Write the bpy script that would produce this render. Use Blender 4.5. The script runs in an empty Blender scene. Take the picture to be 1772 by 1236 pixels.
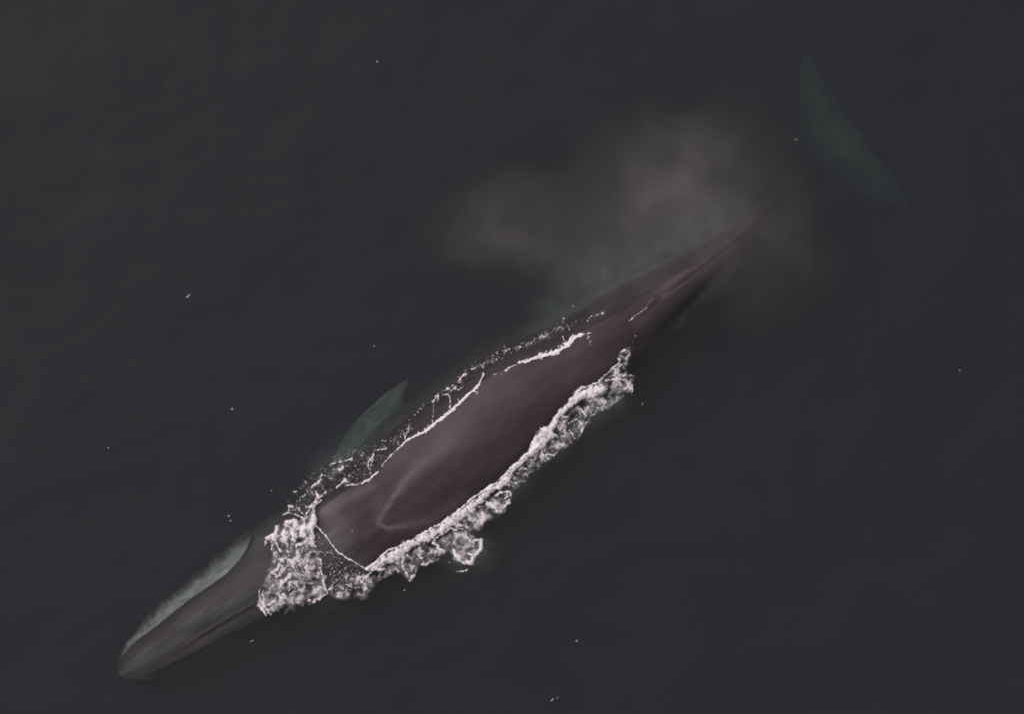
import bpy, math
import numpy as np
from mathutils import Vector
scene = bpy.context.scene
C = scene.collection

# ------------------------------------------------------------------ camera
PX = 80.0                                   # photograph pixels per metre on the water
def wx(px): return (px - 886.0) / PX
def wy(py): return (618.0 - py) / PX
ALT = 62.0
cam = bpy.data.cameras.new("camera")
cam_ob = bpy.data.objects.new("camera", cam)
C.objects.link(cam_ob)
cam_ob.location = (0, 0, ALT)
cam_ob.rotation_euler = (0, 0, 0)
cam.sensor_width = 36.0
cam.lens = 36.0 * ALT / (1772.0 / PX)
cam.clip_start = 1.0
cam.clip_end = 9000.0
scene.camera = cam_ob

# ------------------------------------------------------------------ sky and sun
SUN_EL, SUN_AZ = math.radians(46), math.radians(-52)      # azimuth clockwise from +Y: light comes from the upper left
world = bpy.data.worlds.new("World")
scene.world = world
world.use_nodes = True
nt = world.node_tree
nt.nodes.clear()
sky = nt.nodes.new("ShaderNodeTexSky")
sky.sky_type = 'NISHITA'
sky.sun_disc = False
sky.sun_elevation = SUN_EL
sky.sun_rotation = SUN_AZ
sky.air_density = 1.0
sky.dust_density = 4.0
sky.ozone_density = 1.0
hsv = nt.nodes.new("ShaderNodeHueSaturation")             # a veiled, nearly white sky
hsv.inputs['Saturation'].default_value = 0.36
bg = nt.nodes.new("ShaderNodeBackground")
bg.inputs['Strength'].default_value = 0.102
wo = nt.nodes.new("ShaderNodeOutputWorld")
nt.links.new(sky.outputs[0], hsv.inputs['Color'])
nt.links.new(hsv.outputs[0], bg.inputs['Color'])
nt.links.new(bg.outputs[0], wo.inputs['Surface'])

sun = bpy.data.lights.new("sun", 'SUN')
sun.energy = 1.8
sun.angle = math.radians(14)
sun.color = (1.0, 0.95, 0.955)
sun_ob = bpy.data.objects.new("sun", sun)
C.objects.link(sun_ob)
sdir = Vector((math.sin(SUN_AZ) * math.cos(SUN_EL), math.cos(SUN_AZ) * math.cos(SUN_EL), math.sin(SUN_EL)))
sun_ob.rotation_euler = sdir.to_track_quat('Z', 'Y').to_euler()
sun_ob.location = sdir * 80

scene.view_settings.view_transform = 'Standard'
scene.view_settings.look = 'None'
scene.view_settings.exposure = 0.0
scene.view_settings.gamma = 1.0
scene.render.engine = 'CYCLES'
cy = scene.cycles
cy.use_denoising = True
cy.max_bounces = 8
cy.transparent_max_bounces = 24
cy.volume_bounces = 1
cy.volume_step_rate = 1.0
cy.caustics_reflective = False
cy.caustics_refractive = False
cy.use_adaptive_sampling = False

# ------------------------------------------------------------------ noise helpers
def gnoise(x, y, seed=0):
    """gradient noise, about -1..1"""
    rng = np.random.RandomState(seed)
    N = 256
    ang = rng.rand(N, N).astype(np.float32) * 2 * np.pi
    gx, gy = np.cos(ang), np.sin(ang)
    xi = np.floor(x).astype(np.int64); yi = np.floor(y).astype(np.int64)
    fx = (x - xi).astype(np.float32); fy = (y - yi).astype(np.float32)
    u = fx * fx * fx * (fx * (fx * 6 - 15) + 10); v = fy * fy * fy * (fy * (fy * 6 - 15) + 10)
    def g(i, j, dx, dy):
        a, b = (xi + i) % N, (yi + j) % N
        return gx[a, b] * dx + gy[a, b] * dy
    n00 = g(0, 0, fx, fy); n10 = g(1, 0, fx - 1, fy)
    n01 = g(0, 1, fx, fy - 1); n11 = g(1, 1, fx - 1, fy - 1)
    return ((n00 * (1 - u) + n10 * u) * (1 - v) + (n01 * (1 - u) + n11 * u) * v) * 1.5
def fbm(x, y, seed=0, oct=4, gain=0.5):
    s = 0; a = 1; t = 0
    for o in range(oct):
        s = s + a * gnoise(x * 2 ** o + 13.7 * o, y * 2 ** o + 7.1 * o, seed + o)
        t += a; a *= gain
    return s / t
def sstep(a, b, x):
    t = np.clip((x - a) / (b - a), 0, 1)
    return t * t * (3 - 2 * t)

# ------------------------------------------------------------------ whale body layout (s along, t across, photograph pixels)
P0 = np.array([200.0, 1170.0])
DV = np.array([0.8030, -0.5960])
NV = np.array([0.5960, 0.8030])
def st(px, py):
    dx, dy = px - P0[0], py - P0[1]
    return dx * DV[0] + dy * DV[1], dx * NV[0] + dy * NV[1]
def unst(s, t):
    return P0[0] + s * DV[0] + t * NV[0], P0[1] + s * DV[1] + t * NV[1]

UP = [(545, 903), (549, 885), (600, 850), (648, 828), (662, 808), (700, 768), (738, 742), (775, 718), (812, 682), (838, 657),
      (900, 629), (950, 613), (990, 590), (1010, 572), (1060, 543), (1130, 500), (1200, 456), (1280, 404)]
LO = [(632, 984), (668, 955), (702, 940), (760, 905), (812, 860), (860, 820), (905, 780), (935, 735), (975, 690), (1010, 668),
      (1040, 656), (1068, 622), (1085, 597), (1112, 563), (1160, 515), (1230, 454), (1288, 404)]
up = np.array([st(*p) for p in UP]); lo = np.array([st(*p) for p in LO])
up = up[np.argsort(up[:, 0])]; lo = lo[np.argsort(lo[:, 0])]

ss = np.linspace(0, 1580, 700)
def lerp(tab, s=None):
    a = np.array(tab, float)
    r = np.interp(ss if s is None else s, a[:, 0], a[:, 1])
    return r
def smooth(v, n=9):
    k = np.hanning(n + 2)[1:-1]; k /= k.sum()
    return np.convolve(np.pad(v, n // 2, mode='edge'), k, 'valid')
W_ = smooth(lerp([(0, 6), (8, 20), (20, 32), (45, 46), (100, 62), (200, 74), (300, 90), (350, 98), (400, 104), (500, 115), (600, 125), (700, 130),
                  (850, 121), (950, 106), (1050, 82), (1150, 54), (1250, 33), (1350, 20), (1430, 17), (1500, 15), (1545, 14), (1580, 8)]), 21)
H_ = smooth(lerp([(0, 6), (20, 20), (60, 34), (200, 66), (350, 92), (450, 108), (600, 122), (700, 125), (850, 118), (1000, 94), (1150, 56),
                  (1300, 36), (1400, 26), (1480, 22), (1545, 15), (1580, 8)]), 21)
PW = smooth(lerp([(0, 2.0), (300, 2.5), (700, 2.6), (1000, 2.4), (1100, 2.5), (1300, 2.4), (1500, 2.0), (1580, 2)]), 21)
u_ = np.interp(ss, up[:, 0], up[:, 1]); l_ = np.interp(ss, lo[:, 0], lo[:, 1])
cmid = (u_ + l_) / 2; half = (l_ - u_) / 2
front = 448; rear = 1325
Cc = lerp([(0, 3), (40, 8), (100, 12), (200, 16), (300, 24), (400, 42), (448, 52)])
Cr = lerp([(rear, cmid[np.argmin(abs(ss - rear))]), (1450, 14), (1560, 3), (1580, 3)])
CC = np.where(ss < front, Cc, np.where(ss > rear, Cr, cmid))
CC = smooth(CC, 31)
e = np.clip(half, 0, 0.92 * W_)
Tex = H_ * (1 - (1 - np.clip(e / W_, 0, .95) ** PW) ** (1 / PW))
Tm = lerp([(0, -26), (60, -15), (150, -8), (300, -5.5), (400, -4), (436, -2.5)])
Tr = lerp([(1200, 1), (1260, -5), (1310, -15), (1350, -30), (1400, -62), (1450, -104), (1500, -140), (1560, -150), (1580, -150)])
TT = np.where(ss < 440, Tm, np.where(ss > 1205, Tr, Tex))
TT = smooth(smooth(TT, 17), 9)
def prof(s, arr): return np.interp(s, ss, arr)

LIP = np.array([(0, -12), (40, -24), (63, -26.5), (103, -26), (178, -28.7), (254, -26), (290, -32), (312, -41), (330, -56), (340, -72), (360, -100)], float)
def lip_t(s): return np.interp(s, LIP[:, 0], LIP[:, 1])
def lip_q(s): return (lip_t(s) - prof(s, CC)) / prof(s, W_)
def head_relief(s, q):
    """q = signed fraction of the half width; metres"""
    k = sstep(20, 90, s) * (1 - sstep(380, 470, s))
    edge = 0.58 + 0.12 * sstep(60, 330, s)
    qi = lip_q(s)
    z = -0.10 * sstep(-0.01, 0.05, qi - q) * k - 0.15 * sstep(edge - 0.03, edge + 0.05, q) * k
    z = z + 0.030 * np.exp(-((q - .25) / 0.03) ** 2) * k * sstep(90, 180, s)    # median ridge of the rostrum, head rolled a little
    z = z - 0.030 * np.exp(-((q - .17) / 0.05) ** 2) * k * sstep(90, 180, s)
    z = z - 0.035 * np.exp(-((q - .34) / 0.05) ** 2) * k * sstep(90, 180, s)
    z = z - 0.035 * np.exp(-((q + .48) / 0.10) ** 2) * k
    z = z - 0.10 * np.exp(-((q - qi) / 0.028) ** 2) * k                            # lip line, right side
    z = z - 0.05 * np.exp(-((q - edge - 0.02) / 0.03) ** 2) * k
    z = z - 0.13 * (q + .2) * k
    z = z + 0.05 * np.exp(-(q / 0.14) ** 2) * sstep(1130, 1190, s) * (1 - sstep(1400, 1450, s))   # keel of the tail stock
    return z
def top_z(s, t):
    """upper surface of the body in metres above the water"""
    w, h, p, c, T = (prof(s, a) for a in (W_, H_, PW, CC, TT))
    q = (t - c) / w
    inside = np.abs(q) < 1
    qq = np.clip(np.abs(q), 0, .999)
    z = (T - h + h * (1 - qq ** p) ** (1 / p)) / PX + head_relief(s, q)
    return np.where(inside & (s > 0) & (s < 1580), z, -3.0), q

# ------------------------------------------------------------------ materials
def mat(name):
    m = bpy.data.materials.new(name); m.use_nodes = True
    m.node_tree.nodes.clear()
    o = m.node_tree.nodes.new("ShaderNodeOutputMaterial")
    return m, m.node_tree, o
def N(t, ty, **kw):
    n = t.nodes.new(ty)
    for k, v in kw.items():
        if k in n.inputs: n.inputs[k].default_value = v
        else: setattr(n, k, v)
    return n
def math_(t, op, a, b=None, clamp=False):
    n = t.nodes.new("ShaderNodeMath"); n.operation = op; n.use_clamp = clamp
    for i, v in enumerate((a, b)):
        if v is None: continue
        if isinstance(v, (int, float)): n.inputs[i].default_value = v
        else: t.links.new(v, n.inputs[i])
    return n.outputs[0]
def mixc(t, fac, a, b):
    n = t.nodes.new("ShaderNodeMix"); n.data_type = 'RGBA'
    for sock, v in ((n.inputs[0], fac), (n.inputs[6], a), (n.inputs[7], b)):
        if isinstance(v, (int, float)): sock.default_value = v
        elif isinstance(v, tuple): sock.default_value = (*v, 1) if len(v) == 3 else v
        else: t.links.new(v, sock)
    return n.outputs[2]

# water: a clear surface over a real body of absorbing, faintly milky sea water
m_water, t, o = mat("sea_water")
tc = N(t, "ShaderNodeTexCoord")
mp = N(t, "ShaderNodeMapping"); mp.inputs['Rotation'].default_value = (0, 0, 0.5); mp.inputs['Scale'].default_value = (1, 1.7, 1)
t.links.new(tc.outputs['Object'], mp.inputs[0])
n1 = N(t, "ShaderNodeTexNoise", Scale=0.9, Detail=6.0, Roughness=0.62)
n2 = N(t, "ShaderNodeTexNoise", Scale=7.0, Detail=4.0, Roughness=0.6)
t.links.new(mp.outputs[0], n1.inputs['Vector']); t.links.new(mp.outputs[0], n2.inputs['Vector'])
hgt = math_(t, 'ADD', math_(t, 'MULTIPLY', n1.outputs[0], 1.0), math_(t, 'MULTIPLY', n2.outputs[0], 0.12))
bmp = N(t, "ShaderNodeBump", Strength=1.0, Distance=0.014)
t.links.new(hgt, bmp.inputs['Height'])
fr = N(t, "ShaderNodeFresnel", IOR=1.33); t.links.new(bmp.outputs[0], fr.inputs['Normal'])
gl = N(t, "ShaderNodeBsdfGlossy", Roughness=0.30); t.links.new(bmp.outputs[0], gl.inputs['Normal'])
gl.inputs['Color'].default_value = (1, 1, 1, 1)
tr = N(t, "ShaderNodeBsdfTransparent")
mx = N(t, "ShaderNodeMixShader")
t.links.new(fr.outputs[0], mx.inputs[0]); t.links.new(tr.outputs[0], mx.inputs[1]); t.links.new(gl.outputs[0], mx.inputs[2])
t.links.new(mx.outputs[0], o.inputs['Surface'])
va = N(t, "ShaderNodeVolumeAbsorption", Density=1.25, Color=(0.40, 0.53, 0.50, 1))
vs = N(t, "ShaderNodeVolumeScatter", Density=0.205, Color=(0.82, 0.70, 0.84, 1), Anisotropy=0.0)
ad = N(t, "ShaderNodeAddShader")
t.links.new(va.outputs[0], ad.inputs[0]); t.links.new(vs.outputs[0], ad.inputs[1])
t.links.new(ad.outputs[0], o.inputs['Volume'])

# whale skin
m_skin, t, o = mat("whale_skin")
tc = N(t, "ShaderNodeTexCoord")
apale = N(t, "ShaderNodeAttribute", attribute_name="pale")
astr = N(t, "ShaderNodeAttribute", attribute_name="chevron_sheen")
mp = N(t, "ShaderNodeMapping")
mr = N(t, "ShaderNodeMapping"); mr.inputs['Rotation'].default_value = (0, 0, -math.atan2(0.596, 0.803))
mp.inputs['Scale'].default_value = (0.40, 2.3, 1.2)
t.links.new(tc.outputs['Object'], mr.inputs[0]); t.links.new(mr.outputs[0], mp.inputs[0])
nz = N(t, "ShaderNodeTexNoise", Scale=1.5, Detail=7.0, Roughness=0.60); t.links.new(mp.outputs[0], nz.inputs['Vector'])
nf = N(t, "ShaderNodeTexNoise", Scale=9.0, Detail=6.0, Roughness=0.7); t.links.new(tc.outputs['Object'], nf.inputs['Vector'])
ns = N(t, "ShaderNodeTexNoise", Scale=11.0, Detail=4.0, Roughness=0.6); t.links.new(mp.outputs[0], ns.inputs['Vector'])
v = math_(t, 'ADD', math_(t, 'MULTIPLY', nz.outputs[0], 0.7), math_(t, 'MULTIPLY', nf.outputs[0], 0.3))
cr = N(t, "ShaderNodeValToRGB"); t.links.new(v, cr.inputs[0])
cr.color_ramp.elements[0].position = 0.34; cr.color_ramp.elements[0].color = (0.031, 0.0200, 0.0228, 1)
cr.color_ramp.elements[1].position = 0.66; cr.color_ramp.elements[1].color = (0.056, 0.0385, 0.0435, 1)
c1 = mixc(t, math_(t, 'MULTIPLY', astr.outputs['Fac'], 1.0, True), cr.outputs[0], (0.155, 0.112, 0.122))
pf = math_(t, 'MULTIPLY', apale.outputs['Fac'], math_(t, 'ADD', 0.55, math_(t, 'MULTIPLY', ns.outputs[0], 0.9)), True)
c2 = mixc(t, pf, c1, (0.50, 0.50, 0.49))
pb = N(t, "ShaderNodeBsdfPrincipled", Roughness=0.58)
pb.inputs['Specular IOR Level'].default_value = 0.20
t.links.new(c2, pb.inputs['Base Color'])
b = N(t, "ShaderNodeBump", Strength=0.5, Distance=0.012)
t.links.new(math_(t, 'ADD', nf.outputs[0], ns.outputs[0]), b.inputs['Height']); t.links.new(b.outputs[0], pb.inputs['Normal'])
t.links.new(pb.outputs[0], o.inputs['Surface'])

# foam: white froth, thin where the cover attribute is low
def foam_mat(name, col):
    m, t, o = mat(name)
    a = N(t, "ShaderNodeAttribute", attribute_name="cover")
    tc = N(t, "ShaderNodeTexCoord")
    nn = N(t, "ShaderNodeTexNoise", Scale=38.0, Detail=3.0, Roughness=0.6); t.links.new(tc.outputs['Object'], nn.inputs['Vector'])
    d = N(t, "ShaderNodeBsdfDiffuse", Color=(*col, 1), Roughness=0.6)
    bp = N(t, "ShaderNodeBump", Strength=0.25, Distance=0.012); t.links.new(nn.outputs[0], bp.inputs['Height']); t.links.new(bp.outputs[0], d.inputs['Normal'])
    tr = N(t, "ShaderNodeBsdfTransparent")
    mx = N(t, "ShaderNodeMixShader")
    t.links.new(a.outputs['Fac'], mx.inputs[0]); t.links.new(tr.outputs[0], mx.inputs[1]); t.links.new(d.outputs[0], mx.inputs[2])
    t.links.new(mx.outputs[0], o.inputs['Surface'])
    return m
m_foam = foam_mat("white_foam", (0.87, 0.79, 0.80))
m_bub = foam_mat("sunken_bubbles", (0.62, 0.66, 0.66))

# ------------------------------------------------------------------ mesh helpers
def tag(o, label=None, cat=None, kind=None, group=None):
    if label: o["label"] = label
    if cat: o["category"] = cat
    if kind: o["kind"] = kind
    if group: o["group"] = group
    return o
def mesh_obj(name, V, F, m, smooth_=True):
    me = bpy.data.meshes.new(name)
    V = np.asarray(V, dtype=np.float32); F = np.asarray(F, dtype=np.int32)
    me.vertices.add(len(V)); me.vertices.foreach_set("co", V.ravel())
    k = F.shape[1]
    me.loops.add(F.size); me.loops.foreach_set("vertex_index", F.ravel())
    me.polygons.add(len(F))
    me.polygons.foreach_set("loop_start", np.arange(0, F.size, k, dtype=np.int32))
    me.polygons.foreach_set("use_smooth", np.full(len(F), smooth_, dtype=bool))
    me.update(calc_edges=True); me.validate()
    me.materials.append(m)
    ob = bpy.data.objects.new(name, me); C.objects.link(ob)
    return ob
def add_attr(me, name, vals):
    a = me.attributes.new(name, 'FLOAT', 'POINT')
    a.data.foreach_set("value", np.asarray(vals, dtype=np.float32))
def grid_faces(nu, nv, wrap_v=False):
    i = np.arange(nu - 1)[:, None]; j = np.arange(nv if wrap_v else nv - 1)[None, :]
    j2 = (j + 1) % nv
    a = i * nv + j; b = i * nv + j2; c = (i + 1) * nv + j2; d = (i + 1) * nv + j
    return np.stack([a, d, c, b], -1).reshape(-1, 4)

# ------------------------------------------------------------------ sea: one closed body of water reaching the horizon
def axis(h, n, far):
    inner = np.linspace(-h, h, n)
    k = 34
    out = h + (far - h) * (np.linspace(0, 1, k + 1)[1:] ** 4) 
    return np.concatenate([-out[::-1], inner, out])
ax_ = axis(14, 281, 3500); ay_ = axis(11, 221, 3500)
GX, GY = np.meshgrid(ax_, ay_, indexing='ij')
fade = np.exp(-(np.maximum(np.hypot(GX, GY) - 30, 0) / 60) ** 2)
GZ = (0.022 * fbm(GX * 0.35 + 5, GY * 0.5 + 9, 11, 3) + 0.009 * fbm(GX * 1.6, GY * 2.2, 21, 3)) * fade
def wave_z(x, y):
    return 0.022 * fbm(x * 0.35 + 5, y * 0.5 + 9, 11, 3) + 0.009 * fbm(x * 1.6, y * 2.2, 21, 3)
nx, ny = GX.shape
V = np.stack([GX, GY, GZ], -1).reshape(-1, 3)
F = grid_faces(nx, ny)
DEEP = -14.0
idx = np.arange(nx * ny).reshape(nx, ny)
loop = np.concatenate([idx[:, 0], idx[-1, 1:], idx[-2::-1, -1], idx[0, -2:0:-1]])
Vb = V[loop].copy(); Vb[:, 2] = DEEP
base = len(V); L = len(loop)
side = np.stack([loop, base + np.arange(L), base + (np.arange(L) + 1) % L, np.roll(loop, -1)], -1)
# bottom: corner fan kept simple as one n-gon
Vall = np.concatenate([V, Vb])
Fq = np.concatenate([F, side])
me = bpy.data.meshes.new("sea")
nl = Fq.size + L
me.vertices.add(len(Vall)); me.vertices.foreach_set("co", Vall.astype(np.float32).ravel())
me.loops.add(nl)
me.loops.foreach_set("vertex_index", np.concatenate([Fq.ravel(), base + np.arange(L)[::-1]]).astype(np.int32))
me.polygons.add(len(Fq) + 1)
me.polygons.foreach_set("loop_start", np.concatenate([np.arange(0, Fq.size, 4), [Fq.size]]).astype(np.int32))
me.polygons.foreach_set("use_smooth", np.ones(len(Fq) + 1, dtype=bool))
me.update(calc_edges=True); me.validate()
import bmesh
bm = bmesh.new(); bm.from_mesh(me); bmesh.ops.recalc_face_normals(bm, faces=bm.faces); bm.to_mesh(me); bm.free()
me.materials.append(m_water)
sea = bpy.data.objects.new("sea", me); C.objects.link(sea)
tag(sea, "calm dark grey open sea water around and over the whale", "sea", "structure")

# ------------------------------------------------------------------ whale: body, flippers, dorsal fin and flukes grown into one skin
Vp, Fp = [], []
def add_part(V, F):
    off = sum(len(v) for v in Vp)
    Vp.append(np.asarray(V, float)); Fp.append(np.asarray(F) + off)
def P3(px, py, z): return (wx(px), wy(py), z)
NS, NR = 360, 120
sv = np.linspace(0, 1, NS) ** 1.0 * 1578 + 1
sv[:12] = np.array([1, 2.5, 5, 8, 12, 16, 20, 25, 30, 36, 42, 48]) ; sv[12:] = np.linspace(53, 1579, NS - 12)
th = np.linspace(0, 2 * np.pi, NR, endpoint=False)
S, TH = np.meshgrid(sv, th, indexing='ij')
w, h, p, c, T = (prof(S, a) for a in (W_, H_, PW, CC, TT))
ct, sn = np.cos(TH), np.sin(TH)
q = np.sign(ct) * np.abs(ct) ** (2 / p)
zz = np.sign(sn) * np.abs(sn) ** (2 / p)
tt = c + q * w + sstep(-.5, -.9, q) * (3.5 * fbm(S / 8, S * 0 + .3, 71, 4) + 7 * fbm(S / 30, S * 0 + .7, 75, 2)) * sstep(20, 60, S) * (1 - sstep(330, 420, S))
upz = zz > 0
z = np.where(upz, (T - h + h * zz), (T - h + 1.05 * h * zz)) / PX
z = z + head_relief(S, q) * sstep(0.0, 0.35, zz)
X_, Y_ = unst(S, tt)
V = np.stack([wx(X_), wy(Y_), z], -1).reshape(-1, 3)
F = grid_faces(NS, NR, True)
cap0 = len(V)
ends = []
for row, sg in ((0, 0), (NS - 1, 1)):
    ends.append(V[row * NR:(row + 1) * NR].mean(0))
V = np.concatenate([V, ends])
j = np.arange(NR); j2 = (j + 1) % NR
capF = np.concatenate([np.stack([np.full(NR, cap0), j, j2, j2], -1), np.stack([np.full(NR, cap0 + 1), (NS - 1) * NR + j2, (NS - 1) * NR + j, (NS - 1) * NR + j], -1)])
body_v, body_q, body_tri = V, F, capF[:, :3]

def blade(outline_a, outline_b, zl, thick, n=40, m=17, tp=2.0):
    """a flat tapering blade between two edges (pixel outlines of equal point count), zl(u) depth along it"""
    a = np.array(outline_a, float); b_ = np.array(outline_b, float)
    u = np.linspace(0, 1, n)
    def rs(o):
        d = np.r_[0, np.cumsum(np.hypot(*np.diff(o, axis=0).T))]; d /= d[-1]
        r = np.stack([np.interp(u, d, o[:, 0]), np.interp(u, d, o[:, 1])], -1)
        for _ in range(3):
            r[1:-1] = (r[:-2] + 2 * r[1:-1] + r[2:]) / 4
        return r
    A, B = rs(a), rs(b_)
    ang = np.linspace(0, 2 * np.pi, 2 * m, endpoint=False)
    k = (1 - np.cos(ang)) / 2
    V = []
    for i in range(n):
        P = A[i][None] * (1 - k[:, None]) + B[i][None] * k[:, None]
        wd = np.hypot(*(A[i] - B[i])) / PX
        hh = thick * (0.25 + 0.75 * (1 - u[i])) * min(1, wd / 0.25)
        zo = zl(u[i]) + np.sin(ang) * hh * (1 - 0.55 * k)
        V.append(np.stack([wx(P[:, 0]), wy(P[:, 1]), zo], -1))
    V = np.concatenate(V)
    F = grid_faces(n, 2 * m, True)
    cA = V[:2 * m].mean(0); cB = V[-2 * m:].mean(0)
    n0 = len(V); V = np.concatenate([V, [cA, cB]])
    jj = np.arange(2 * m); jk = (jj + 1) % (2 * m)
    tri = np.concatenate([np.stack([np.full(2 * m, n0), jj, jk], -1), np.stack([np.full(2 * m, n0 + 1), (n - 1) * 2 * m + jk, (n - 1) * 2 * m + jj], -1)])
    return V, F, tri
parts = [(body_v, body_q, body_tri)]
# right flipper, swept back along the flank (leading edge, trailing edge)
parts.append(blade([(560, 830), (572, 795), (590, 757), (625, 715), (662, 682), (690, 664), (706, 655)],
                   [(650, 850), (645, 810), (652, 783), (672, 755), (690, 732), (699, 700), (707, 657)],
                   lambda u: -0.85 + 0.15 * u, 0.10))
# left flipper, hanging deep under the other flank
parts.append(blade([(680, 960), (720, 990), (760, 990), (800, 985), (835, 972), (870, 950), (888, 938)],
                   [(740, 900), (790, 925), (815, 925), (838, 925), (856, 930), (876, 932), (889, 937)],
                   lambda u: -1.5 - 0.9 * u, 0.10))
# flukes
zf = lambda u: -1.88 - 0.50 * u
parts.append(blade([(1428, 272), (1408, 240), (1398, 200), (1399, 150), (1403, 100), (1408, 55)],
                   [(1520, 238), (1500, 205), (1480, 174), (1458, 140), (1436, 102), (1411, 57)], zf, 0.11))
parts.append(blade([(1428, 272), (1455, 300), (1500, 325), (1550, 342), (1604, 352)],
                   [(1520, 238), (1543, 260), (1568, 288), (1590, 320), (1606, 350)], zf, 0.11))
# dorsal fin: small, hooked, far back
def dorsal():
    V, F, tri = [], [], []
    n, m = 24, 16
    for i in range(n):
        u = i / (n - 1)
        s0 = 1072 + 40 * u ** 0.8; s1 = 1140 - 16 * u
        hgt_ = 0.15 * u
        for k in range(2 * m):
            a = 2 * np.pi * k / (2 * m)
            f = (1 - math.cos(a)) / 2
            s = s0 * (1 - f) + s1 * f
            sk = 12 * u * u
            t = prof(s, CC) + math.sin(a) * (2.6 * (1 - u) + 1.0) * (1 - 0.4 * f)
            x, y = unst(s + sk, t)
            V.append((wx(x), wy(y), prof(s, TT) / PX - 0.12 + hgt_))
    V = np.array(V); F = grid_faces(n, 2 * m, True)
    n0 = len(V); V = np.concatenate([V, [V[:2 * m].mean(0), V[-2 * m:].mean(0)]])
    jj = np.arange(2 * m); jk = (jj + 1) % (2 * m)
    tri = np.concatenate([np.stack([np.full(2 * m, n0), jj, jk], -1), np.stack([np.full(2 * m, n0 + 1), (n - 1) * 2 * m + jk, (n - 1) * 2 * m + jj], -1)])
    return V, F, tri
parts.append(dorsal())
bm = bmesh.new()
for V, F, tri in parts:
    sub = bmesh.new()
    vs_ = [sub.verts.new(tuple(p)) for p in V]
    for f in F.tolist():
        try: sub.faces.new([vs_[i] for i in f])
        except ValueError: pass
    for f in tri.tolist():
        try: sub.faces.new([vs_[i] for i in f])
        except ValueError: pass
    bmesh.ops.recalc_face_normals(sub, faces=sub.faces)
    tmp = bpy.data.meshes.new("tmp"); sub.to_mesh(tmp); sub.free()
    bm.from_mesh(tmp); bpy.data.meshes.remove(tmp)
me = bpy.data.meshes.new("whale"); bm.to_mesh(me); bm.free()
whale = bpy.data.objects.new("whale", me); C.objects.link(whale)
rm = whale.modifiers.new("remesh", 'REMESH'); rm.mode = 'VOXEL'; rm.voxel_size = 0.032
smo = whale.modifiers.new("smooth", 'SMOOTH'); smo.factor = 0.5; smo.iterations = 3
dg = bpy.context.evaluated_depsgraph_get()
me2 = bpy.data.meshes.new_from_object(whale.evaluated_get(dg))
whale.modifiers.clear(); whale.data = me2; me2.name = "whale"
bpy.data.meshes.remove(me)
me2.polygons.foreach_set("use_smooth", np.ones(len(me2.polygons), dtype=bool))
me2.materials.clear(); me2.materials.append(m_skin)
co = np.zeros(len(me2.vertices) * 3, dtype=np.float32); me2.vertices.foreach_get("co", co); co = co.reshape(-1, 3)
vpx, vpy = co[:, 0] * PX + 886, 618 - co[:, 1] * PX
vs, vt = st(vpx, vpy)
w, h, c, T = (prof(vs, a) for a in (W_, H_, CC, TT))
q = (vt - c) / w
depthfrac = (T / PX - co[:, 2]) / (2 * h / PX)
wob = 0.05 * fbm(vpx / 22, vpy / 22, 91, 3)
jaw = sstep(-1.0, 2.5, lip_t(vs) - vt + 30 * wob * .35) * (vs < 345) * sstep(5, 40, vs) * (1 - .85 * sstep(.74, 1.0, -q + 2.0 * wob + .12 * fbm(vs / 10, vt / 30, 671, 3)))   # the white right lower jaw
belly = sstep(0.76, 0.86, depthfrac + wob) * (np.abs(q) < 1.02)
fin = ((np.abs(q) > 1.0) & (vs < 1300)).astype(float) * 0.27
def near(pts, wd):
    X__ = vpx + 9 * fbm(vpx / 24, vpy / 24, 601, 3); Y__ = vpy + 9 * fbm(vpx / 24, vpy / 24, 611, 3)
    d = np.full(len(co), 1e9)
    for (x0, y0), (x1, y1) in zip(pts[:-1], pts[1:]):
        dx, dy = x1 - x0, y1 - y0
        k = np.clip(((X__ - x0) * dx + (Y__ - y0) * dy) / (dx * dx + dy * dy), 0, 1)
        d = np.minimum(d, np.hypot(X__ - x0 - k * dx, Y__ - y0 - k * dy))
    return np.exp(-(d / wd) ** 2)
fluke = (vs > 1400) * near([(1414, 90), (1430, 150), (1456, 203), (1494, 252), (1544, 298), (1594, 340)], 38) * (.85 + .5 * fbm(vpx / 30, vpy / 30, 95, 3))
fin = fin * 1.12 * (1 + 1.1 * fbm(vs / 30, vt / 6, 661, 3)) * (.25 + .75 * near([(590, 790), (625, 745), (660, 705), (700, 665)], 24))
flank = sstep(0.62, 0.95, -q + wob * 2) * sstep(880, 980, vs) * (1 - sstep(1180, 1320, vs)) * 0.12
hb = np.interp(q + wob * .5, [-1, -.6, -.45, -.38, -.22, .08, .15, .20, .245, .28, .33, .42, .62, 1], [.9, .8, .25, .3, 1.3, 1.2, .9, .25, .9, .3, .2, .7, .8, .3])  # bands across the head: shade of the relief put into the pigment
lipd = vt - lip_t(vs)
hb = hb * (1 - .85 * np.exp(-((lipd - 5) / 7) ** 2) * (vs < 345))  # shade of the lip fold painted as a dark band beside it
headgrey = .105 * (1 - sstep(420, 500, vs)) * hb * (1 + .9 * fbm(vs / 70, vt / 8, 651, 4))  # pale veil of thin water over the head, put into the skin colour
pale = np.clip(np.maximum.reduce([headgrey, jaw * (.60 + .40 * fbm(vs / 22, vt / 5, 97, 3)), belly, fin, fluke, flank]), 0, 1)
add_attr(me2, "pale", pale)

def segdist(X, Y, pts):
    d = np.full(X.shape, 1e9)
    for (x0, y0), (x1, y1) in zip(pts[:-1], pts[1:]):
        dx, dy = x1 - x0, y1 - y0
        k = np.clip(((X - x0) * dx + (Y - y0) * dy) / (dx * dx + dy * dy + 1e-9), 0, 1)
        d = np.minimum(d, np.hypot(X - x0 - k * dx, Y - y0 - k * dy))
    return d
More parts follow.
